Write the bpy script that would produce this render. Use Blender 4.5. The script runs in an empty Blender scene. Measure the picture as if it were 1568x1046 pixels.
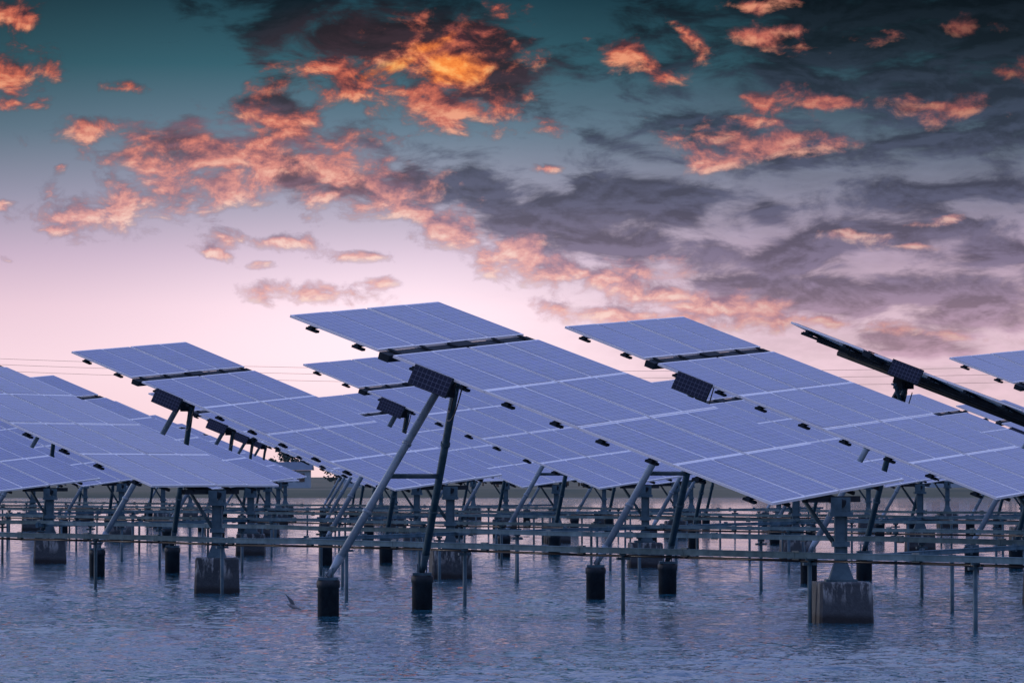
import bpy, bmesh, math, random
import numpy as np
from mathutils import Vector, Matrix, noise
random.seed(7)
scene=bpy.context.scene
CAMH=2.15

def lin(c,k=1.0):
    r=[]
    for v in c:
        v=v/255.0
        r.append(k*(v/12.92 if v<=0.04045 else ((v+0.055)/1.055)**2.4))
    return (r[0],r[1],r[2],1.0)

# ------------------------------------------------------------ node helper
class NB:
    def __init__(s,nt): s.nt=nt; s.n=nt.nodes; s.l=nt.links
    def new(s,t,**kw):
        nd=s.n.new(t)
        for k,v in kw.items(): setattr(nd,k,v)
        return nd
    def setin(s,sock,v):
        if isinstance(v,bpy.types.NodeSocket): s.l.new(v,sock)
        else: sock.default_value=v
    def m(s,op,a,b=None,c=None,clamp=False):
        nd=s.n.new('ShaderNodeMath'); nd.operation=op; nd.use_clamp=clamp
        s.setin(nd.inputs[0],a)
        if b is not None: s.setin(nd.inputs[1],b)
        if c is not None: s.setin(nd.inputs[2],c)
        return nd.outputs[0]
    def vm(s,op,a,b=None,c=None):
        nd=s.n.new('ShaderNodeVectorMath'); nd.operation=op
        s.setin(nd.inputs[0],a)
        if b is not None: s.setin(nd.inputs[1],b)
        if c is not None: s.setin(nd.inputs[2],c)
        return nd.outputs['Value'] if op in('LENGTH','DOT_PRODUCT') else nd.outputs[0]
    def noise(s,vec,scale,detail=6,rough=.55,dist=0.0,col=False,lac=2.0):
        nd=s.n.new('ShaderNodeTexNoise'); nd.inputs['Scale'].default_value=scale
        nd.inputs['Detail'].default_value=detail; nd.inputs['Roughness'].default_value=rough
        nd.inputs['Distortion'].default_value=dist; nd.inputs['Lacunarity'].default_value=lac
        s.l.new(vec,nd.inputs['Vector'])
        return nd.outputs['Color' if col else 'Fac']
    def ss(s,x,a,b):
        nd=s.n.new('ShaderNodeMapRange'); nd.interpolation_type='SMOOTHSTEP'
        s.setin(nd.inputs['Value'],x); nd.inputs['From Min'].default_value=a; nd.inputs['From Max'].default_value=b
        return nd.outputs[0]
    def mr(s,x,a,b,c,d):
        nd=s.n.new('ShaderNodeMapRange')
        s.setin(nd.inputs['Value'],x)
        for k,v in zip(('From Min','From Max','To Min','To Max'),(a,b,c,d)): nd.inputs[k].default_value=v
        return nd.outputs[0]
    def mix(s,f,a,b,mode='MIX'):
        nd=s.n.new('ShaderNodeMix'); nd.data_type='RGBA'; nd.blend_type=mode
        s.setin(nd.inputs[0],f); s.setin(nd.inputs[6],a); s.setin(nd.inputs[7],b)
        return nd.outputs[2]
    def ramp(s,x,stops,interp='LINEAR'):
        nd=s.n.new('ShaderNodeValToRGB'); cr=nd.color_ramp; cr.interpolation=interp
        s.l.new(x,nd.inputs[0])
        while len(cr.elements)<len(stops): cr.elements.new(0.5)
        for e,(p,c) in zip(cr.elements,stops): e.position=p; e.color=c
        return nd.outputs[0]

# ------------------------------------------------------------ SKY (world): clear dusk sky
world=bpy.data.worlds.new("World"); scene.world=world; world.name="sky"
world.use_nodes=True; nt=world.node_tree; nt.nodes.clear(); B=NB(nt)
try: world.cycles.sampling_method='NONE'
except Exception: pass
tc=B.new('ShaderNodeTexCoord'); sep=B.new('ShaderNodeSeparateXYZ'); nt.links.new(tc.outputs['Generated'],sep.inputs[0])
az=B.m('ARCTAN2',sep.outputs[0],sep.outputs[1])
el=B.m('ARCSINE',sep.outputs[2])
U=B.m('MULTIPLY',az,7.0); V=B.m('MAXIMUM',B.m('MULTIPLY',el,7.0),0.0)
cmb=B.new('ShaderNodeCombineXYZ'); nt.links.new(U,cmb.inputs[0]); nt.links.new(V,cmb.inputs[1]); P0=cmb.outputs[0]
t=B.m('DIVIDE',V,B.m('ADD',V,1.0))
def tp(v): return v/(v+1)
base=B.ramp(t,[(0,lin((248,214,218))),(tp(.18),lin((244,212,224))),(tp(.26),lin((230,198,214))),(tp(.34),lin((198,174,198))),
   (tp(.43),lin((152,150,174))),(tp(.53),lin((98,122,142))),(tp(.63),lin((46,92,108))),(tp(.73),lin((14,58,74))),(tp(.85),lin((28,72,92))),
   (tp(1.05),lin((100,130,166))),(tp(1.6),lin((172,180,224))),(tp(3.0),lin((158,174,234),1.0)),(tp(6),lin((162,178,240),1.1)),(tp(11),lin((150,165,225),1.0))])  # upper stops, out of view, brightened to light the panels and water
g=B.vm('LENGTH',B.vm('MULTIPLY',B.vm('SUBTRACT',P0,(-.13,.25,0)),(2.2,7.0,0)))
glow=B.m('POWER',2.718,B.m('MULTIPLY',B.m('MULTIPLY',g,g),-1.0))
away=B.m('MULTIPLY',B.ss(B.m('ABSOLUTE',B.m('ADD',U,.12)),.25,.95),B.ss(V,.3,.75))
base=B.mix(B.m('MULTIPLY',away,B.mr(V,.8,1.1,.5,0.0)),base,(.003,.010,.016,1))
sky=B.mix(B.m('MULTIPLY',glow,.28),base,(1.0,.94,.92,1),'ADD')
nish=B.new('ShaderNodeTexSky'); nish.sky_type='NISHITA'; nish.sun_disc=False
SUN_EL=math.radians(9); SUN_AZ=math.radians(-62)
nish.sun_elevation=SUN_EL; nish.sun_rotation=SUN_AZ
bg1=B.new('ShaderNodeBackground'); bg1.inputs[1].default_value=0.003; nt.links.new(nish.outputs[0],bg1.inputs[0])
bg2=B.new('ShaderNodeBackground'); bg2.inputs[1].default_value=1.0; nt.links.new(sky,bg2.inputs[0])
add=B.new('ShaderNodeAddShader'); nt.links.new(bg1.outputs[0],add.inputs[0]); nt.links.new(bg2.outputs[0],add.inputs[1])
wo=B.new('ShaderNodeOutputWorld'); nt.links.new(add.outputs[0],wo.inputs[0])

# ------------------------------------------------------------ clouds: a far vault of cloud, 6 km out
lit=[(610,148,175,38,4),(690,170,125,34,8),(675,78,120,50,-8),(495,105,64,24,10),
 (150,205,54,23),(182,137,34,12),(22,35,54,26),(20,112,66,34,-10),(30,158,40,11),(90,255,14,6,0,.8),
 (340,250,185,48,8),(250,300,190,46,-8),(150,330,110,27,-6),(85,352,54,9),(480,245,150,46,8),(430,188,76,20,10),
 (600,295,115,38,28),(690,350,140,40,28),(815,390,150,32,14),(520,300,115,26,6),
 (420,372,100,16,5),(525,392,64,11,4),(480,452,95,17,4,1.),(320,388,32,10,10),(385,408,28,7),(570,432,38,10,4,.9),
 (955,95,46,22,10),(1000,112,48,12,6),(1045,62,52,15,38),(1178,52,48,16),(1165,8,48,11),(1160,213,130,25,4),(1250,232,56,15),(1100,250,60,16,-6),
 (1425,167,72,16),(1180,148,48,19),(1270,162,34,10),(888,52,14,10),(828,258,36,9),(1430,335,60,9,0,.85),(1375,380,50,8,0,.85),(1545,108,48,22),
 (15,308,34,12),(8,400,18,7),(1160,180,54,12),(1350,60,60,14,0,.6),(1480,40,70,16,0,.55),(1240,80,40,10,0,.7),
 (900,422,170,30,6,1.05),(1080,462,200,22,6,1.05),(1300,365,40,9),(795,62,15,9),(1010,487,200,20,4,1.),(1250,490,190,16,6,.85),(1400,510,170,12,6,.75)]
dark=[(620,62,250,70,6,1.15),(500,50,110,30),(770,115,95,54,10,1.2),(395,98,70,22,0,.9),(412,183,64,26,5,1.2),
 (320,222,160,32,4,1.1),(480,262,150,38,10,1.),
 (720,290,190,44,16,1.1),(860,340,240,52,16,1.25),(1010,395,180,38,8,1.2),(990,298,112,36,12,1.6),(1190,335,54,28,10,1.1),(1225,385,135,30,-8,1.4),
 (1330,455,135,23,0,1.4),(1500,460,135,40,0,1.4),(1160,425,240,30,4,1.15),(1450,290,220,48,-4,1.05),(1400,350,200,32,0,1.05),
 (1300,70,340,82,0,1.15),(1500,150,170,80,0,1.35),(1080,180,100,56,20,1.15),(1200,130,160,58,0,1.),(1250,230,230,42,4,1.05),
 (1540,40,160,80,0,1.5),(1380,520,220,24,8,1.),(1530,390,115,27,0,1.2),(1000,235,120,18,14,.9),(1420,210,150,32,0,1.05)]
hotl=[(690,98,66,34,5),(600,98,58,15,-25),(650,62,52,17,-20,.85)]
def np_blob(X,Y,b):
    cx,cy,rx,ry=b[:4]; rot=b[4] if len(b)>4 else 0; amp=b[5] if len(b)>5 else 1.0
    dx=X-(cx-784)/1000; dy=Y-(730-cy)/1000; th=math.radians(-rot)
    a=(dx*math.cos(th)+dy*math.sin(th))/(rx/1000); c=(-dx*math.sin(th)+dy*math.cos(th))/(ry/1000)
    return amp-np.sqrt(a*a+c*c)
def smax(a,b,k=.2):
    h=np.maximum(k-np.abs(a-b),0)/k
    return np.maximum(a,b)+h*h*h*k/6
us=np.concatenate([np.linspace(-5.6,-.96,60),np.linspace(-.94,.94,236),np.linspace(.96,5.6,60)])
vs_=np.concatenate([np.linspace(-.02,.80,104),np.linspace(.83,1.9,36)])
GU,GV=np.meshgrid(us,vs_)
wx=np.zeros_like(GU); wy=np.zeros_like(GU)
for r in range(GU.shape[0]):
    for c in range(GU.shape[1]):
        v=noise.turbulence_vector(Vector((GU[r,c]*7,GV[r,c]*9,0)),3,False)
        wx[r,c]=v.x; wy[r,c]=v.y
PX=GU+wx*.028; PY=GV+wy*.014
def npfield(lst,ox=0,oy=0):
    cur=None
    for b in lst:
        o=np_blob(PX+ox,PY+oy,b); cur=o if cur is None else smax(cur,o)
    return np.maximum(cur,-3)
def sst(x,a,b):
    q=np.clip((x-a)/(b-a),0,1); return q*q*(3-2*q)
outm=np.maximum(sst(np.abs(GU),.85,1.15),sst(GV,.78,1.0))
gen=np.zeros_like(GU)
for r in range(GU.shape[0]):
    for c in range(GU.shape[1]):
        if outm[r,c]>0: gen[r,c]=noise.fractal(Vector((GU[r,c]*1.7,GV[r,c]*4,5.5)),1.0,2.0,3)*1.6-.35
gen=gen*outm-3*(1-outm)
edge=np.maximum(sst(np.abs(GU),4.6,5.5),sst(GV,1.4,1.85))
L0=npfield(lit)
UNDER=np.clip((L0-npfield(lit,-.004,-.012))/.35,-1,1)
ML=np.maximum(L0,gen-.5)-4*edge; MD=np.maximum(npfield(dark),gen)-4*edge; MH=npfield(hotl)
BR1=sst(np_blob(PX,PY,(600,110,330,120)),0,.5); BR2=sst(np_blob(PX,PY,(380,240,330,90,8)),0,.5)
R=6000.0
AZ=GU/7; EL=GV/7
co=np.stack([R*np.cos(EL)*np.sin(AZ),R*np.cos(EL)*np.cos(AZ),R*np.sin(EL)],-1).reshape(-1,3)
nr,nc=GU.shape
idx=np.arange(nr*nc).reshape(nr,nc)
faces=np.stack([idx[:-1,:-1],idx[1:,:-1],idx[1:,1:],idx[:-1,1:]],-1).reshape(-1,4)
def np_mesh(name,co,faces):
    me=bpy.data.meshes.new(name)
    me.vertices.add(len(co)); me.vertices.foreach_set('co',co.astype(np.float32).ravel())
    me.loops.add(faces.size); me.loops.foreach_set('vertex_index',faces.astype(np.int32).ravel())
    me.polygons.add(len(faces)); me.polygons.foreach_set('loop_start',(np.arange(len(faces))*4).astype(np.int32))
    me.polygons.foreach_set('loop_total',np.full(len(faces),4,dtype=np.int32))
    me.update(calc_edges=True); me.validate()
    return me
me=np_mesh('clouds',co,faces)
def cattr(name,a,b,c):
    at=me.attributes.new(name,'FLOAT_VECTOR','POINT')
    at.data.foreach_set('vector',np.stack([a,b,c],-1).astype(np.float32).ravel())
cattr('dir',GU,GV,edge); cattr('mask',ML,MD,MH); cattr('tint',BR1,BR2,UNDER)
clouds=bpy.data.objects.new('clouds',me); scene.collection.objects.link(clouds)
cm=bpy.data.materials.new('cloud_vapour'); cm.use_nodes=True; nt=cm.node_tree; nt.nodes.clear(); B=NB(nt)
def attr(n):
    a=B.new('ShaderNodeAttribute'); a.attribute_name=n; return a.outputs['Vector']
D0=attr('dir'); sp=B.new('ShaderNodeSeparateXYZ'); nt.links.new(D0,sp.inputs[0]); U,V,EDG=sp.outputs
sm=B.new('ShaderNodeSeparateXYZ'); nt.links.new(attr('mask'),sm.inputs[0]); Ml,Md,Mh=sm.outputs
st_=B.new('ShaderNodeSeparateXYZ'); nt.links.new(attr('tint'),st_.inputs[0])
Pn=B.vm('MULTIPLY',D0,(1,1.55,0))
Ps=B.vm('MULTIPLY',D0,(.75,2.0,0))
n1=B.noise(Pn,14,9,.62,.25)
n1b=B.noise(B.vm('ADD',Pn,(0.003,-.014,0)),14,6,.62,.25)
n2=B.noise(B.vm('ADD',Ps,(3.1,7.7,2.0)),10,8,.6,.35)
n2b=B.noise(B.vm('ADD',Ps,(3.103,7.682,2.0)),10,5,.6,.35)
n3=B.noise(B.vm('ADD',Pn,(9.1,1.7,5.0)),9,5,.6)
relief=B.m('SUBTRACT',n1,n1b)
reliefd=B.m('SUBTRACT',n2,n2b)
Dl=B.m('MULTIPLY_ADD',B.m('SUBTRACT',n1,.5),4.2,Ml)
Al=B.ss(Dl,-.22,.8)
Dd=B.m('MULTIPLY_ADD',B.m('SUBTRACT',n2,.5),4.4,Md)
Ad=B.ss(Dd,-.15,.75)
dcol=B.ramp(V,[(0,lin((196,160,176))),(.2,lin((170,138,156))),(.3,lin((114,102,126))),(.42,lin((74,76,98))),(.55,lin((54,62,80))),(.66,lin((26,34,44))),(.75,lin((10,17,24))),(.86,lin((30,44,58))),(1.0,lin((110,118,152)))])
dcol=B.mix(B.m('MULTIPLY',st_.outputs[0],.8),dcol,lin((56,32,38)))
dcol=B.mix(B.m('MULTIPLY',st_.outputs[1],.7),dcol,lin((120,82,94)))
dvar=B.mr(B.m('MULTIPLY_ADD',reliefd,3.0,n3),.3,.75,.72,1.35)
dcol=B.mix(1.0,dcol,dvar,'MULTIPLY')
lsh=B.m('MULTIPLY_ADD',relief,2.4,B.m('MULTIPLY_ADD',n3,1.4,-.25))
lsh=B.m('MULTIPLY_ADD',st_.outputs[2],.24,lsh)
lc_hi=B.ramp(lsh,[(0.08,lin((80,48,56))),(.34,lin((148,78,72))),(.58,lin((208,108,86))),(.92,lin((246,160,122)))])
lc_lo=B.ramp(lsh,[(0.08,lin((150,120,142))),(.34,lin((200,148,156))),(.58,lin((236,174,168))),(.92,lin((255,216,204)))])
lcol=B.mix(B.ss(V,.32,.62),lc_lo,lc_hi)
rmask=B.ss(U,.12,.55)
lcol=B.mix(B.m('MULTIPLY',rmask,.38),lcol,lin((146,98,108)))
corner=B.m('MULTIPLY',B.ss(U,.35,.8),B.ss(V,.45,.72))
lcol=B.mix(B.m('MULTIPLY',corner,.75),lcol,lin((48,34,36)))
hotm=B.ss(B.m('MULTIPLY_ADD',B.m('SUBTRACT',n1,.5),2.6,Mh),-.1,1.0)
hcol=B.ramp(lsh,[(.1,lin((200,88,48))),(.5,lin((250,142,68))),(.9,lin((255,192,112)))])
veil=B.m('MULTIPLY',B.m('MULTIPLY',B.ss(U,-.15,.4),B.noise(B.vm('MULTIPLY',Pn,(.6,1.6,1)),9,6,.6)),B.ss(U,1.6,1.0))
veil=B.m('MULTIPLY',veil,.6)
veil=B.m('MULTIPLY',veil,B.m('SUBTRACT',1.0,EDG))
Al9=B.m('MULTIPLY',Al,.94)
col=B.mix(Al9,dcol,lcol)
col=B.mix(hotm,col,hcol)
inv=B.m('MULTIPLY',B.m('SUBTRACT',1.0,veil),B.m('SUBTRACT',1.0,B.m('MULTIPLY',Ad,.88)))
inv=B.m('MULTIPLY',inv,B.m('SUBTRACT',1.0,Al9))
inv=B.m('MULTIPLY',inv,B.m('SUBTRACT',1.0,B.m('MULTIPLY',hotm,.9)))
alpha=B.m('SUBTRACT',1.0,inv)
em=B.new('ShaderNodeEmission'); nt.links.new(col,em.inputs[0])
tr=B.new('ShaderNodeBsdfTransparent'); mx=B.new('ShaderNodeMixShader')
nt.links.new(alpha,mx.inputs[0]); nt.links.new(tr.outputs[0],mx.inputs[1]); nt.links.new(em.outputs[0],mx.inputs[2])
mo=B.new('ShaderNodeOutputMaterial'); nt.links.new(mx.outputs[0],mo.inputs[0])
try: cm.cycles.emission_sampling='NONE'
except Exception: pass
me.materials.append(cm)

# ------------------------------------------------------------ materials
def mat(name):
    m=bpy.data.materials.new(name); m.use_nodes=True; nt=m.node_tree
    b=NB(nt); p=nt.nodes['Principled BSDF']; return m,b,p
def simple(name,c1,c2,scale,rough=.5,metal=0,bump=.0,bscale=40,spec=.5):
    m,b,p=mat(name); tc=b.new('ShaderNodeTexCoord')
    n=b.noise(tc.outputs['Object'],scale,6,.65)
    c=b.ramp(n,[(.3,c1+(1,)),(.7,c2+(1,))]); b.l.new(c,p.inputs['Base Color'])
    p.inputs['Roughness'].default_value=rough; p.inputs['Metallic'].default_value=metal
    p.inputs['Specular IOR Level'].default_value=spec
    if bump:
        bn=b.new('ShaderNodeBump'); bn.inputs['Strength'].default_value=bump; bn.inputs['Distance'].default_value=.02
        b.l.new(b.noise(tc.outputs['Object'],bscale,5,.6),bn.inputs['Height']); b.l.new(bn.outputs[0],p.inputs['Normal'])
    return m
M_alu=simple('aluminium_frame',(.82,.82,.84),(.9,.9,.92),3,.4,.0)
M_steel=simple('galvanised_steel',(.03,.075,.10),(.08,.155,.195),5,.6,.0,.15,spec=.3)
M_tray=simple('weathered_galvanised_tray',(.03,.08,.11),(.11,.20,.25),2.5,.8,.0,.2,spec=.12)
M_steel_lit=simple('lit_galvanised_steel',(.18,.26,.31),(.30,.39,.45),4,.5,.2,.15)  # paler copy of the steel; light on the left legs put into colour
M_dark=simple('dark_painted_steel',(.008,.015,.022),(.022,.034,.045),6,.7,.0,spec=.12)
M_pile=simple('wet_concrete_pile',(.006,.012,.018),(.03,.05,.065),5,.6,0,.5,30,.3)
M_cable=simple('black_cable',(.01,.01,.012),(.02,.02,.024),6,.5)
M_block,b,p=mat('stained_concrete'); tc=b.new('ShaderNodeTexCoord')
sp=b.new('ShaderNodeSeparateXYZ'); b.l.new(tc.outputs['Object'],sp.inputs[0])
n=b.noise(tc.outputs['Object'],3.2,6,.6); nf=b.noise(tc.outputs['Object'],18,6,.7)
oi=b.new('ShaderNodeObjectInfo')
basec=b.ramp(nf,[(.3,(.012,.022,.030,1)),(.7,(.045,.065,.078,1))])
basec=b.mix(b.m('MULTIPLY',oi.outputs['Random'],.25),basec,(.11,.13,.15,1))
mpz=b.vm('MULTIPLY',tc.outputs['Object'],(6,6,1.6))
cxx=b.new('ShaderNodeCombineXYZ'); b.l.new(b.m('MULTIPLY',oi.outputs['Random'],40.0),cxx.inputs[0])
st=b.noise(b.vm('ADD',mpz,cxx.outputs[0]),1.2,5,.65)
patch=b.m('MULTIPLY',b.ss(st,.50,.60),b.ss(b.m('MULTIPLY_ADD',n,.25,sp.outputs[2]),.38,.60))
c=b.mix(b.m('MULTIPLY',patch,.8),basec,(.36,.40,.40,1))
wl=b.ss(b.m('MULTIPLY_ADD',n,.12,sp.outputs[2]),.13,.24)
c=b.mix(wl,(.006,.010,.014,1),c); b.l.new(c,p.inputs['Base Color']); p.inputs['Roughness'].default_value=.7
bn=b.new('ShaderNodeBump'); bn.inputs['Strength'].default_value=.5; bn.inputs['Distance'].default_value=.03
b.l.new(nf,bn.inputs['Height']); b.l.new(bn.outputs[0],p.inputs['Normal'])
M_pv,b,p=mat('photovoltaic_cells')
uv=b.new('ShaderNodeUVMap'); uv.uv_map='UVMap'
su=b.new('ShaderNodeSeparateXYZ'); b.l.new(uv.outputs[0],su.inputs[0])
def line(x,n,w):
    f=b.m('FRACT',b.m('MULTIPLY',x,n)); d=b.m('ABSOLUTE',b.m('SUBTRACT',f,.5))
    return b.m('GREATER_THAN',d,.5-w/2)
lx=line(su.outputs[0],6,.07); ly=line(su.outputs[1],10,.04)
bus=b.m('MULTIPLY',line(su.outputs[0],18,.05),.3)
g=b.m('MAXIMUM',b.m('MAXIMUM',lx,b.m('MULTIPLY',ly,.85)),bus)
tc=b.new('ShaderNodeTexCoord')
vor=b.new('ShaderNodeTexVoronoi'); vor.inputs['Scale'].default_value=30; b.l.new(tc.outputs['Object'],vor.inputs['Vector'])
wn=b.new('ShaderNodeTexWhiteNoise'); wn.noise_dimensions='2D'
sn=b.new('ShaderNodeVectorMath'); sn.operation='FLOOR'; b.l.new(b.vm('MULTIPLY',uv.outputs[0],(6,10,1)),sn.inputs[0]); b.l.new(sn.outputs[0],wn.inputs['Vector'])
wn2=b.new('ShaderNodeTexWhiteNoise'); wn2.noise_dimensions='2D'
sn2=b.new('ShaderNodeVectorMath'); sn2.operation='FLOOR'; b.l.new(uv.outputs[0],sn2.inputs[0]); b.l.new(sn2.outputs[0],wn2.inputs['Vector'])
cell=b.mix(wn.outputs['Value'],(.022,.050,.18,1),(.048,.085,.27,1))
cell=b.mix(.25,cell,vor.outputs['Color'],'OVERLAY')
cell=b.mix(b.m('MULTIPLY',wn2.outputs['Value'],.45),cell,(.09,.12,.28,1))
dust=b.ss(b.noise(tc.outputs['Object'],.8,6,.6),.4,.75)
cell=b.mix(b.m('MULTIPLY',dust,.2),cell,(.3,.32,.38,1))
c=b.mix(b.m('MULTIPLY',g,.7),cell,(.6,.63,.75,1))
b.l.new(c,p.inputs['Base Color']); b.l.new(b.mr(dust,0,1,.08,.22),p.inputs['Roughness'])
p.inputs['Specular IOR Level'].default_value=.6
M_pvd,b,p_=mat('controller_cells')
uv=b.new('ShaderNodeUVMap'); uv.uv_map='UVMap'; su=b.new('ShaderNodeSeparateXYZ'); b.l.new(uv.outputs[0],su.inputs[0])
g=b.m('MAXIMUM',line(su.outputs[0],9,.08),line(su.outputs[1],8,.08))
b.l.new(b.mix(g,(.006,.012,.035,1),(.10,.12,.18,1)),p_.inputs['Base Color']); p_.inputs['Roughness'].default_value=.45; p_.inputs['Specular IOR Level'].default_value=.2
M_water,b,p=mat('rippled_water'); tc=b.new('ShaderNodeTexCoord')
obj=tc.outputs['Object']
w2=b.noise(b.vm('MULTIPLY',obj,(1,.8,1)),7.0,2,.5,.4); gust=b.mr(b.noise(obj,.12,3,.5),.3,.7,.45,1.4)
bn=b.new('ShaderNodeBump'); bn.inputs['Strength'].default_value=1.0; bn.inputs['Distance'].default_value=.028
b.l.new(b.m('MULTIPLY',w2,gust),bn.inputs['Height']); b.l.new(bn.outputs[0],p.inputs['Normal'])
p.inputs['Base Color'].default_value=(.02,.10,.15,1); p.inputs['Roughness'].default_value=.03; p.inputs['IOR'].default_value=1.333
M_land,b,p=mat('grassy_bank'); tc=b.new('ShaderNodeTexCoord')
c=b.ramp(b.noise(tc.outputs['Object'],.03,6,.6),[(.35,(.04,.06,.03,1)),(.5,(.10,.10,.05,1)),(.65,(.16,.14,.09,1))])
b.l.new(c,p.inputs['Base Color']); p.inputs['Roughness'].default_value=.9
M_leaf=simple('distant_foliage',(.02,.045,.045),(.05,.085,.075),.5,.8)
M_trunk=simple('bark',(.05,.04,.03),(.08,.06,.05),3,.9)
M_wall=simple('painted_wall',(.22,.32,.40),(.30,.40,.48),1,.8)
M_roof=simple('roof_sheet',(.05,.09,.14),(.08,.13,.19),1,.6)
M_win=simple('window_glass',(.02,.03,.04),(.03,.04,.05),1,.15)
M_feather=simple('grey_feathers',(.16,.17,.18),(.30,.30,.31),9,.8)

# ------------------------------------------------------------ mesh helpers
def fin(bm,name,mats,parent=None,smooth=False):
    me=bpy.data.meshes.new(name); bm.to_mesh(me); bm.free()
    for m in mats: me.materials.append(m)
    if smooth:
        for pl in me.polygons: pl.use_smooth=True
    ob=bpy.data.objects.new(name,me); scene.collection.objects.link(ob)
    if parent: ob.parent=parent
    return ob
def frame(d,up=Vector((0,0,1))):
    d=d.normalized()
    if abs(d.dot(up))>.98: up=Vector((0,1,0)) if abs(d.y)<.9 else Vector((1,0,0))
    x=d.cross(up).normalized(); y=x.cross(d).normalized()
    return x,y,d
def beam(bm,p0,p1,w,h,mi=0,up=Vector((0,0,1)),w2=None,h2=None):
    p0=Vector(p0);p1=Vector(p1); x,y,d=frame(p1-p0,up); w2=w if w2 is None else w2; h2=h if h2 is None else h2
    v=[]
    for p,ww,hh in((p0,w,h),(p1,w2,h2)):
        for sx,sy in((-1,-1),(1,-1),(1,1),(-1,1)): v.append(bm.verts.new(p+x*sx*ww/2+y*sy*hh/2))
    for f in((3,2,1,0),(4,5,6,7),(0,1,5,4),(1,2,6,5),(2,3,7,6),(3,0,4,7)):
        fc=bm.faces.new([v[i] for i in f]); fc.material_index=mi
def tube(bm,pts,r,mi=0,seg=12,cap=True):
    pts=[Vector(p) for p in pts]; rs=r if isinstance(r,(list,tuple)) else [r]*len(pts)
    rings=[]
    x,y,d=frame(pts[-1]-pts[0])
    for i,p in enumerate(pts):
        if len(pts)>2:
            dd=(pts[min(i+1,len(pts)-1)]-pts[max(i-1,0)])
            if dd.length>1e-6: x,y,d=frame(dd)
        rings.append([bm.verts.new(p+(x*math.cos(a)+y*math.sin(a))*rs[i]) for a in [2*math.pi*k/seg for k in range(seg)]])
    for a,c in zip(rings,rings[1:]):
        for k in range(seg):
            f=bm.faces.new((a[k],a[(k+1)%seg],c[(k+1)%seg],c[k])); f.material_index=mi; f.smooth=True
    if cap:
        f=bm.faces.new(rings[0][::-1]); f.material_index=mi
        f=bm.faces.new(rings[-1]); f.material_index=mi

# ------------------------------------------------------------ solar table mesh (shared)
L=8.74; W=4.25; ROW=1.686; GAP=.26
rows=[k*ROW for k in range(4)]+[4*ROW+GAP]
def make_table_mesh():
    bm=bmesh.new(); uvl=bm.loops.layers.uv.new('UVMap')
    cols=[-W/2+.0, -W/2+1.05, .04, 1.09]; mw=1.04; mh=ROW-.012
    for ri,y0 in enumerate(rows):
        for ci,x0 in enumerate(cols):
            x1=x0+mw; y1=y0+mh; zb=random.uniform(-.004,.004)
            beam(bm,((x0+x1)/2,y0,-.02+zb),((x0+x1)/2,y1,-.02+zb),mw,.04,0)
            i=.028; iy=.042; q=[(x0+i,y0+iy),(x1-i,y0+iy),(x1-i,y1-iy),(x0+i,y1-iy)]
            tl=random.uniform(-.003,.003)
            vs=[bm.verts.new((a,c,.005+zb+(tl if k<2 else -tl))) for k,(a,c) in enumerate(q)]
            f=bm.faces.new(vs); f.material_index=1
            ou=(ri*4+ci)*1.0
            for lp,uvc in zip(f.loops,((0,0),(1,0),(1,1),(0,1))): lp[uvl].uv=(uvc[0]+ou,uvc[1]+ou)
        for fr in(.24,.76):
            yy=y0+mh*fr
            beam(bm,(-W/2+.02,yy,-.07),(W/2-.02,yy,-.07),.05,.05,2)
            for s in(-1,1):
                beam(bm,(s*(W/2-.08),yy-.10,-.115),(s*(W/2-.08),yy+.10,-.115),.09,.035,2)
                beam(bm,(s*(W/2-.02),yy,-.055),(s*(W/2-.02),yy,-.115),.06,.07,2)
    for xx in(-1.45,-.62,.62,1.45):
        beam(bm,(xx,.05,-.12),(xx,L-.05,-.12),.05,.05,2)
    tube(bm,[(0,-.12,-.17),(0,L-.3,-.17)],.06,2,14)
    yg=4*ROW+GAP/2-.01
    beam(bm,(-W/2-.05,yg,-.075),(W/2+.02,yg,-.075),.18,.11,2)
    for xx in(-1.9,-1.0,-.2,.3,1.1,1.9):
        beam(bm,(xx,yg-.10,.005),(xx,yg+.10,.005),.08,.02,2)
    beam(bm,(-.25,yg,-.01),(.25,yg,-.01),.18,.05,2)
    for y0 in rows:
        for x0 in cols: beam(bm,(x0+.42,y0+1.3,-.06),(x0+.62,y0+1.3,-.06),.12,.035,2)
    me=bpy.data.meshes.new('solar_table'); bm.to_mesh(me); bm.free()
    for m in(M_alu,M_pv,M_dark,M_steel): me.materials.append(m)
    return me
TABLE=make_table_mesh()
PD=Vector((-.8694,.494,0)).normalized()
F1=Vector((-7.66,2.5,0)); F2=Vector((-6.29,5.9,0))

def concrete_block_mesh(bm,mi,s=.80,top=.62,rz=.1):
    bw=s/2; prof=[(-.6,bw*1.04),(.0,bw*1.03),(top-.03,bw*.98),(top,bw*.94)]
    rings=[]
    for z,h in prof:
        cs=[]
        for sx,sy in((-1,-1),(1,-1),(1,1),(-1,1)):
            for k in(0,1):
                c=.04
                if (sx*sy>0)==(k==0): px,py=sx*h,sy*(h-c)
                else: px,py=sx*(h-c),sy*h
                cs.append((px,py))
        ca,sa=math.cos(rz),math.sin(rz)
        cs=sorted(cs,key=lambda q:math.atan2(q[1],q[0]))
        rings.append([bm.verts.new((px*ca-py*sa,px*sa+py*ca,z)) for px,py in cs])
    for a,c in zip(rings,rings[1:]):
        for k in range(8):
            f=bm.faces.new((a[k],a[(k+1)%8],c[(k+1)%8],c[k])); f.material_index=mi
    f=bm.faces.new(rings[-1]); f.material_index=mi
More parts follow.
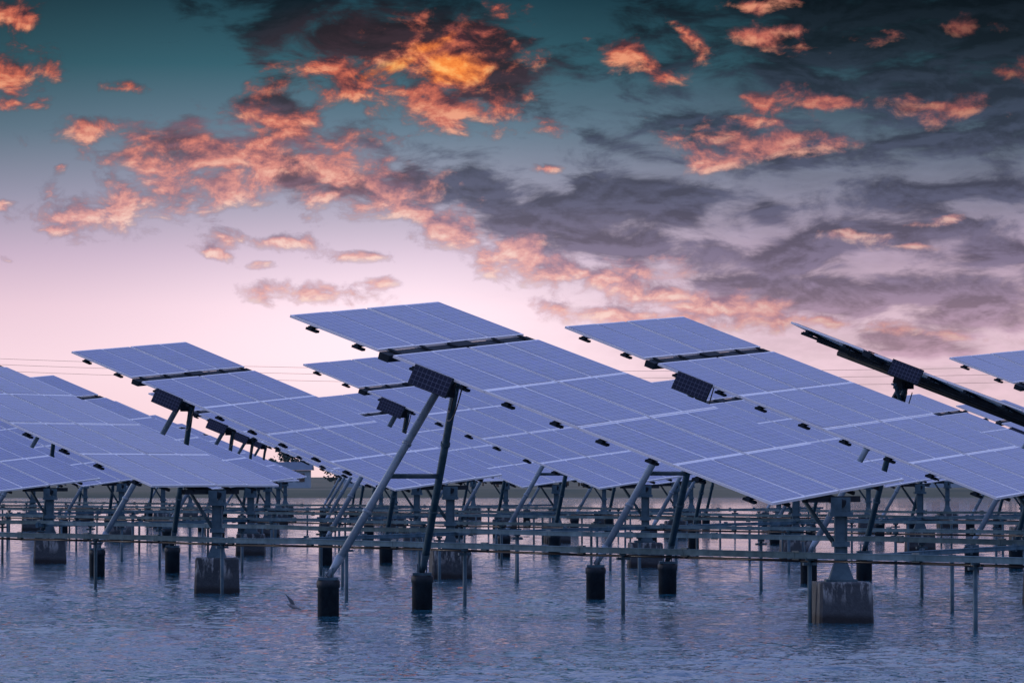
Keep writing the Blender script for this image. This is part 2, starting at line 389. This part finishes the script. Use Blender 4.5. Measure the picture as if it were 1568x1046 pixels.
def pile_mesh(bm,p,r,top,mi):
    tube(bm,[p+Vector((0,0,-.7)),p+Vector((0,0,top-.12)),p+Vector((0,0,top-.115)),p+Vector((0,0,top-.02)),p+Vector((0,0,top))],[r,r,r*1.08,r*1.08,r*1.0],mi,18)

def solar_tracker(x,y,low=1.95,rise=3.0,roll=4.5,lean=0):
    root=bpy.data.objects.new('solar_tracker',None); scene.collection.objects.link(root)
    root.location=(x,y,0); root.empty_display_size=.5
    plan=math.sqrt(L*L-rise*rise)
    up=(PD*plan+Vector((0,0,rise))).normalized()
    p=Vector((.494,.8694,0)).normalized(); n0=p.cross(up).normalized()
    r=math.radians(roll); w=(p*math.cos(r)+n0*math.sin(r)).normalized(); n=w.cross(up).normalized()
    AO=.17
    axis0=Vector((0,0,low))-n0*AO
    org=axis0+n*AO
    t=bpy.data.objects.new('solar_table',TABLE); scene.collection.objects.link(t); t.parent=root
    t.matrix_local=Matrix(((w.x,up.x,n.x,org.x),(w.y,up.y,n.y,org.y),(w.z,up.z,n.z,org.z),(0,0,0,1)))
    bm=bmesh.new(); concrete_block_mesh(bm,0,.80+random.uniform(-.03,.03),.62+random.uniform(-.04,.05),random.uniform(-.02,.2))
    ob=fin(bm,'concrete_footing',[M_block],root)
    bm=bmesh.new(); pt=axis0.z-.12
    beam(bm,(0,0,.60),(0,0,.64),.46,.46,0)
    beam(bm,(0,0,.64),(0,0,.92),.36,.36,0,w2=.17,h2=.17)
    beam(bm,(0,0,.92),(0,0,pt),.15,.15,0)
    for s in(-1,1):
        beam(bm,(s*.085,0,.92),(s*.085,0,pt),.016,.20,0,up=Vector((0,1,0)))
    beam(bm,(0,0,1.12),(0,0,1.2),.26,.26,0)
    beam(bm,(0,0,pt-.10),(0,0,pt-.04),.34,.34,0)
    for s in(-1,1):
        q=p*s*.15
        beam(bm,Vector((0,0,pt-.05))+q,Vector((0,0,axis0.z+.06))+q,.16,.03,0)
    beam(bm,Vector((0,0,axis0.z))-p*.9+up*.15-n*.02,Vector((0,0,axis0.z))+p*.9+up*.15-n*.02,.09,.09,1)
    tube(bm,[Vector((0,0,pt-.55))+PD*.07,axis0+up*.75-n*.02],.035,0,8)
    fin(bm,'low_post',[M_steel,M_dark],root)
    apex=axis0+up*(4*ROW+GAP/2)-n0*.05
    bm=bmesh.new()
    for k,(F,m) in enumerate(((F1,1),(F2,0))):  # left leg takes the lit copy, right leg the plain steel
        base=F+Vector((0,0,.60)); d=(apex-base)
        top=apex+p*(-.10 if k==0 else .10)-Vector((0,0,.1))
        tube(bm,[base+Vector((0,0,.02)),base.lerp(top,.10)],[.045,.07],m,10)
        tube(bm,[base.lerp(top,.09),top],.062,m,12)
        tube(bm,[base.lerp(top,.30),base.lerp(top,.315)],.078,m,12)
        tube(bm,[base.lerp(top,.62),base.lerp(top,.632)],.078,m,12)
        beam(bm,F+Vector((0,0,.575)),F+Vector((0,0,.615)),.3,.3,0)
        beam(bm,F+Vector((-.07,0,.60)),F+Vector((-.07,0,.76)),.02,.16,0,up=Vector((0,1,0)))
        beam(bm,F+Vector((.07,0,.60)),F+Vector((.07,0,.76)),.02,.16,0,up=Vector((0,1,0)))
    a=(F1+Vector((0,0,.6))).lerp(apex,.46); c=(F2+Vector((0,0,.6))).lerp(apex,.46)
    tube(bm,[a,c],.04,0,10)
    beam(bm,apex-p*.28-Vector((0,0,.10)),apex+p*.28-Vector((0,0,.10)),.2,.14,2)
    beam(bm,apex-up*.18-Vector((0,0,.02)),apex+up*.18-Vector((0,0,.02)),.22,.16,2)
    tube(bm,[apex-Vector((0,0,.55))-p*.05,apex-p*.9-up*.25-n0*.02],.04,0,10)
    tube(bm,[apex-p*.85-up*.24-n0*.03,apex-p*1.5-up*.45+n0*.05],.022,1,8)
    for s in(0,1):
        q0=apex-p*(.2+.25*s)-up*.3-Vector((0,0,.15)); q1=(F2+Vector((0,0,.6))).lerp(apex,.72+.05*s)
        pts=[q0.lerp(q1,k/8)+Vector((0,0,-.28*math.sin(math.pi*k/8)))-p*.06*math.sin(math.pi*k/8) for k in range(9)]
        tube(bm,pts,.012,3,6,False)
    fin(bm,'a_frame',[M_steel,M_steel_lit,M_dark,M_cable],root)
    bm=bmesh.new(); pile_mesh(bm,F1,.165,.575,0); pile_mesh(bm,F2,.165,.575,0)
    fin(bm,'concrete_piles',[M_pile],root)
    bm=bmesh.new(); uvl=bm.loops.layers.uv.new('UVMap')
    root_pt=org+up*(4*ROW-.80)-w*(W/2-.05)-n*.08
    eu=-up; ev=Vector((.06,-.16,-.55)).normalized(); ev=(ev-eu*ev.dot(eu)).normalized()
    cc=root_pt-w*.16-Vector((0,0,.06))
    nn=ev.cross(eu)
    if nn.y>0: nn=-nn
    beam(bm,cc-eu*.35,cc+eu*.35,.32,.03,0,up=nn)
    q=[cc-eu*.335-ev*.145,cc+eu*.335-ev*.145,cc+eu*.335+ev*.145,cc-eu*.335+ev*.145]
    f=bm.faces.new([bm.verts.new(v+nn*.018) for v in q]); f.material_index=1
    for lp,u_ in zip(f.loops,((0,0),(1,0),(1,.5),(0,.5))): lp[uvl].uv=u_
    for s in(-.18,.18):
        beam(bm,root_pt+w*.25+eu*s,cc-nn*.018+eu*s,.035,.03,2)
        tube(bm,[cc-nn*.02+eu*s+ev*.1,root_pt+w*.3+eu*s-Vector((0,0,.02))],.012,2,6)
    beam(bm,apex+Vector((-.12,-.25,-.30)),apex+Vector((-.12,-.25,-.62)),.2,.12,0)
    fin(bm,'controller_panel',[M_dark,M_pvd,M_steel],root)
    return root

A0=Vector((4.85,67.5,0)); E1=Vector((4.3,11.8,0)); E2=Vector((-10.3,17.05,0))
special={(0,0):dict(low=1.95,rise=2.86,roll=4.9),
 (1,0):dict(dx=-.03,dy=-1.9,low=1.96,rise=2.98,roll=4.3),
 (2,0):dict(dx=.15,dy=-2.0,low=1.98,rise=2.95,roll=-9.8),
 (3,0):dict(dx=.3,dy=-2.0,low=1.98,rise=3.02,roll=4.0),
 (0,1):dict(low=2.0,rise=2.98,roll=.0),
 (1,1):dict(dx=-.15,low=2.05,rise=2.98,roll=4.5),
 (2,1):dict(low=2.05,rise=3.0,roll=4.5)}
for j in range(0,6):
    for i in range(0,9):
        pos=A0+E1*i+E2*j
        if j>=2 and i+0<1: continue
        a=pos.x/pos.y
        if a<-.19 or a>.24: continue
        kw=dict(special.get((i,j),{})); 
        if not kw: kw=dict(low=2.0+random.uniform(-.05,.05),rise=2.95+random.uniform(-.08,.08),roll=random.choice([4.5,4,5,3,4.6,1.0]))
        dx=kw.pop('dx',0); dy=kw.pop('dy',0)
        solar_tracker(pos.x+dx,pos.y+dy,**kw)

# ------------------------------------------------------------ cable trays
def tray(p0,p1,z,step,first,name='cable_tray',w=.13,h=.085,sag=.012,twin=False):
    root=bpy.data.objects.new(name,None); scene.collection.objects.link(root)
    p0=Vector(p0);p1=Vector(p1); d=(p1-p0); Ln=d.length; d.normalize(); side=Vector((-d.y,d.x,0))
    bm=bmesh.new(); t=0; prev=None
    seg=3.0; k=0
    while t<Ln:
        t2=min(t+seg,Ln)
        z0=z+random.uniform(-sag,sag) if prev is None else prev; z1=z+random.uniform(-sag,sag); prev=z1
        a=p0+d*t+Vector((0,0,z0)); c=p0+d*(t2-.01)+Vector((0,0,z1))
        beam(bm,a,c,w,.02,0)
        beam(bm,a+side*w/2+Vector((0,0,.03)),c+side*w/2+Vector((0,0,.03)),.012,h,0)
        beam(bm,a-side*w/2+Vector((0,0,.03)),c-side*w/2+Vector((0,0,.03)),.012,h,0)
        beam(bm,a+Vector((0,0,.03+h/2)),c+Vector((0,0,.03+h/2)),w+.03,.012,0)
        m_=a+d*.05; beam(bm,m_-Vector((0,0,.035)),m_+Vector((0,0,.10)),w+.05,.05,1,up=side)
        if twin: tube(bm,[a+Vector((0,0,-.05))-side*.04,c+Vector((0,0,-.05))-side*.04],.02,2,8)
        t=t2
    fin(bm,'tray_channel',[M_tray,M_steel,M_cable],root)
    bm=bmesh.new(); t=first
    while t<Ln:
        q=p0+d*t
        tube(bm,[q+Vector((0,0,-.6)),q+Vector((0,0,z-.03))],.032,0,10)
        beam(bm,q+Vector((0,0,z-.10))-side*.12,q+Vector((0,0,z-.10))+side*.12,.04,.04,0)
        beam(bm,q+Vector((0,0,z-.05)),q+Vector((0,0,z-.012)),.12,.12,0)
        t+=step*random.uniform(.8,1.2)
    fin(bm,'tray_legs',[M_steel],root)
e2=E2.normalized(); e1=E1.normalized()
for i in range(0,6):
    c=A0+E1*i+Vector((-.1,-.75,0))
    tray(c-e2*20,c+e2*(62+8*i),.97+.02*(i%2),4.6 if i else 5.0,2.2+.9*i,twin=(i%2==0),w=.13 if i<2 else .09,h=.085 if i<2 else .06)
for j in range(0,4):
    c=A0+E2*j+Vector((.35,.2,0))
    tray(c+e1*(0.3 if j<2 else 11),c+e1*80,.93,5.3,4.9,w=.10,h=.06)

# ------------------------------------------------------------ water (real ripples), land
ts=np.concatenate([-np.geomspace(8,.2,26)[:-1],np.linspace(-.2,.2,700),np.geomspace(.2,8,26)[1:]])
ys=[22.0]
while ys[-1]<520: ys.append(ys[-1]*1.0018 if 44<ys[-1]<130 else ys[-1]*1.005)
ys=np.array(ys)
T,YY=np.meshgrid(ts,ys); XX=T*YY
Z=np.zeros_like(XX)
rng=np.random.RandomState(5)
fine=(np.abs(T)<=.21).astype(float)
env=0.75+.35*np.sin(XX*.11+YY*.05+1)*np.sin(YY*.13-XX*.04)+.2*np.sin(XX*.41-YY*.23)
env=env*np.clip((64/YY)**1.3,.36,1.2)
warpx=.35*np.sin(YY*.9+XX*.5)+.2*np.sin(XX*1.7-YY*.6); warpy=.35*np.sin(XX*.8-YY*.35)+.2*np.sin(YY*1.5+XX*1.1)
for k in range(60):
    lam=.22*(1.4/.22)**(rng.rand()**1.5)
    ang=math.radians(-75)+rng.normal()*.8
    kx,ky=math.cos(ang)*2*math.pi/lam,math.sin(ang)*2*math.pi/lam
    amp=.0030*lam**.85
    ph=(XX+warpx*lam*.6)*kx+(YY+warpy*lam*.6)*ky+rng.rand()*6.28
    fade=np.clip(lam/(YY*.0018*3.0)-.3,0,1)*fine
    s=np.sin(ph); Z+=amp*(s+.4*np.abs(s))*fade*env
idx=np.arange(XX.size).reshape(XX.shape)
faces=np.stack([idx[:-1,:-1],idx[:-1,1:],idx[1:,1:],idx[1:,:-1]],-1).reshape(-1,4)
me=np_mesh('water',np.stack([XX,YY,Z],-1).reshape(-1,3),faces)
me.polygons.foreach_set('use_smooth',np.ones(len(faces),dtype=bool))
me.materials.append(M_water)
wo_=bpy.data.objects.new('water',me); scene.collection.objects.link(wo_)
bm=bmesh.new()
xs=[-3500+70*k for k in range(101)]
prof=[(0,-.4),(6,.25),(14,.75),(40,.62),(120,.7),(600,.8),(2500,1.0),(9000,1.2)]
grid=[[bm.verts.new((x*(1+yy/6000),470+yy+14*noise.noise(Vector((x*.006,yy*.001,0))),z+(.18*noise.noise(Vector((x*.02,yy*.02,3))) if k>0 else 0))) for x in xs] for k,(yy,z) in enumerate(prof)]
for a,c in zip(grid,grid[1:]):
    for k in range(len(xs)-1): bm.faces.new((a[k],a[k+1],c[k+1],c[k]))
fin(bm,'ground',[M_land],smooth=True)

bm=bmesh.new()
def leafclump(c,r,n):
    for _ in range(n):
        v=Vector((random.gauss(0,1),random.gauss(0,1),random.gauss(0,1))); v=v.normalized()*r*random.random()**.4
        q=c+Vector((v.x,v.y,v.z*.8)); s=random.uniform(.25,.6)
        nrm=Vector((random.uniform(-1,1),random.uniform(-1,1),random.uniform(-.3,1))).normalized()
        x,y,_d=frame(nrm)
        f=bm.faces.new([bm.verts.new(q+x*s*a+y*s*b_) for a,b_ in((-.5,-.4),(.5,-.3),(.3,.5),(-.4,.45))])
for k in range(150):
    x=random.uniform(-110,110); y=random.uniform(620,760); h=random.uniform(2.5,5.6)*(1.15 if noise.noise(Vector((x*.05,0,0)))>0 else .8)
    tube(bm,[(x,y,.4),(x+random.uniform(-.2,.2),y,h*.6)],[.16,.07],1,5)
    for _ in range(5):
        c=Vector((x+random.uniform(-.33,.33)*h,y+random.uniform(-1,1),.6+h*random.uniform(.35,.85)))
        leafclump(c,h*random.uniform(.16,.28),26)
fin(bm,'distant_trees',[M_leaf,M_trunk])
def house(x,y,w,d,h,rh):
    root=bpy.data.objects.new('distant_house',None); scene.collection.objects.link(root); root.location=(x,y,.5)
    bm=bmesh.new(); beam(bm,(0,0,0),(0,0,h),w,d,0,up=Vector((0,1,0))); fin(bm,'walls',[M_wall],root)
    bm=bmesh.new(); o=.4
    v=[bm.verts.new(q) for q in((-w/2-o,-d/2-o,h+.02),(w/2+o,-d/2-o,h+.02),(w/2+o,d/2+o,h+.02),(-w/2-o,d/2+o,h+.02),(-w/2-o,0,h+rh),(w/2+o,0,h+rh))]
    for f in((0,1,5,4),(2,3,4,5),(0,4,3),(1,2,5),(3,2,1,0)): bm.faces.new([v[k] for k in f])
    fin(bm,'roof',[M_roof],root)
    bm=bmesh.new(); nwin=int(w/2.2)
    for k in range(nwin):
        cx=-w/2+w*(k+.5)/nwin
        if k==nwin//2: beam(bm,(cx,-d/2-.03,.05),(cx,-d/2-.03,2.1),1.0,.05,0,up=Vector((0,1,0)))
        else: beam(bm,(cx,-d/2-.03,1.0),(cx,-d/2-.03,2.1),1.1,.05,0,up=Vector((0,1,0)))
    fin(bm,'windows_and_door',[M_win],root)
house(-31,600,9,6,2.5,1.1); house(-20,640,7,5,2.6,1.2); house(60,610,10,6,2.8,1.2)

def power_pole(x,y,h):
    bm=bmesh.new(); tube(bm,[(x,y,0),(x,y,h)],[.22,.14],0,10); beam(bm,(x,y-1.2,h-.8),(x,y+1.2,h-.8),.12,.12,0)
    for s in(-1.1,0,1.1): tube(bm,[(x,y+s,h-.74),(x,y+s,h-.45)],.06,0,6)
    fin(bm,'power_pole',[M_steel])
power_pole(-95,545,18.2); power_pole(95,560,17.0)
bm=bmesh.new()
for s,dz in((-1.1,0),(0,-.9),(1.1,-1.9)):
    pts=[Vector((-95,545+s,17.75+dz*.7)).lerp(Vector((95,560+s,16.55+dz)),k/30)+Vector((0,0,-2.2*4*(k/30)*(1-k/30))) for k in range(31)]
    tube(bm,pts,.018,0,5,False)
fin(bm,'power_line',[M_cable])

bm=bmesh.new()
c=Vector(((450-784)/7000*62,62,CAMH-(928-730)/7000*62))
ax=Vector((.9,.1,-.35)).normalized()
tube(bm,[c-ax*.10,c-ax*.05,c,c+ax*.045,c+ax*.07,c+ax*.095,c+ax*.12],[.004,.022,.030,.022,.016,.014,.002],0,10)
for s,up_ in((-1,.75),(1,.45)):
    sd=Vector((-.25,s*.6,up_)).normalized()
    a=[c+ax*.03,c-ax*.04,c+sd*.10-ax*.05,c+sd*.19-ax*.07,c+sd*.11+ax*.02]
    bm.faces.new([bm.verts.new(v+Vector((0,0,.012))) for v in a])
fin(bm,'bird',[M_feather])

# ------------------------------------------------------------ sun + camera
sl=bpy.data.lights.new('sun','SUN'); sl.energy=.9; sl.angle=math.radians(12); sl.color=(1,.88,.86)
so=bpy.data.objects.new('sun',sl); scene.collection.objects.link(so)
d=Vector((math.sin(SUN_AZ)*math.cos(SUN_EL),math.cos(SUN_AZ)*math.cos(SUN_EL),math.sin(SUN_EL)))
so.rotation_euler=d.to_track_quat('Z','Y').to_euler()
cam=bpy.data.cameras.new('camera'); co=bpy.data.objects.new('camera',cam); scene.collection.objects.link(co)
cam.sensor_width=36; cam.lens=7000/1568*36; cam.clip_end=20000; cam.clip_start=.5
co.location=(0,0,CAMH); co.rotation_euler=(math.radians(90)+math.atan(207/7000),0,0)
scene.camera=co
scene.view_settings.view_transform='Standard'; scene.view_settings.look='None'; scene.view_settings.exposure=0
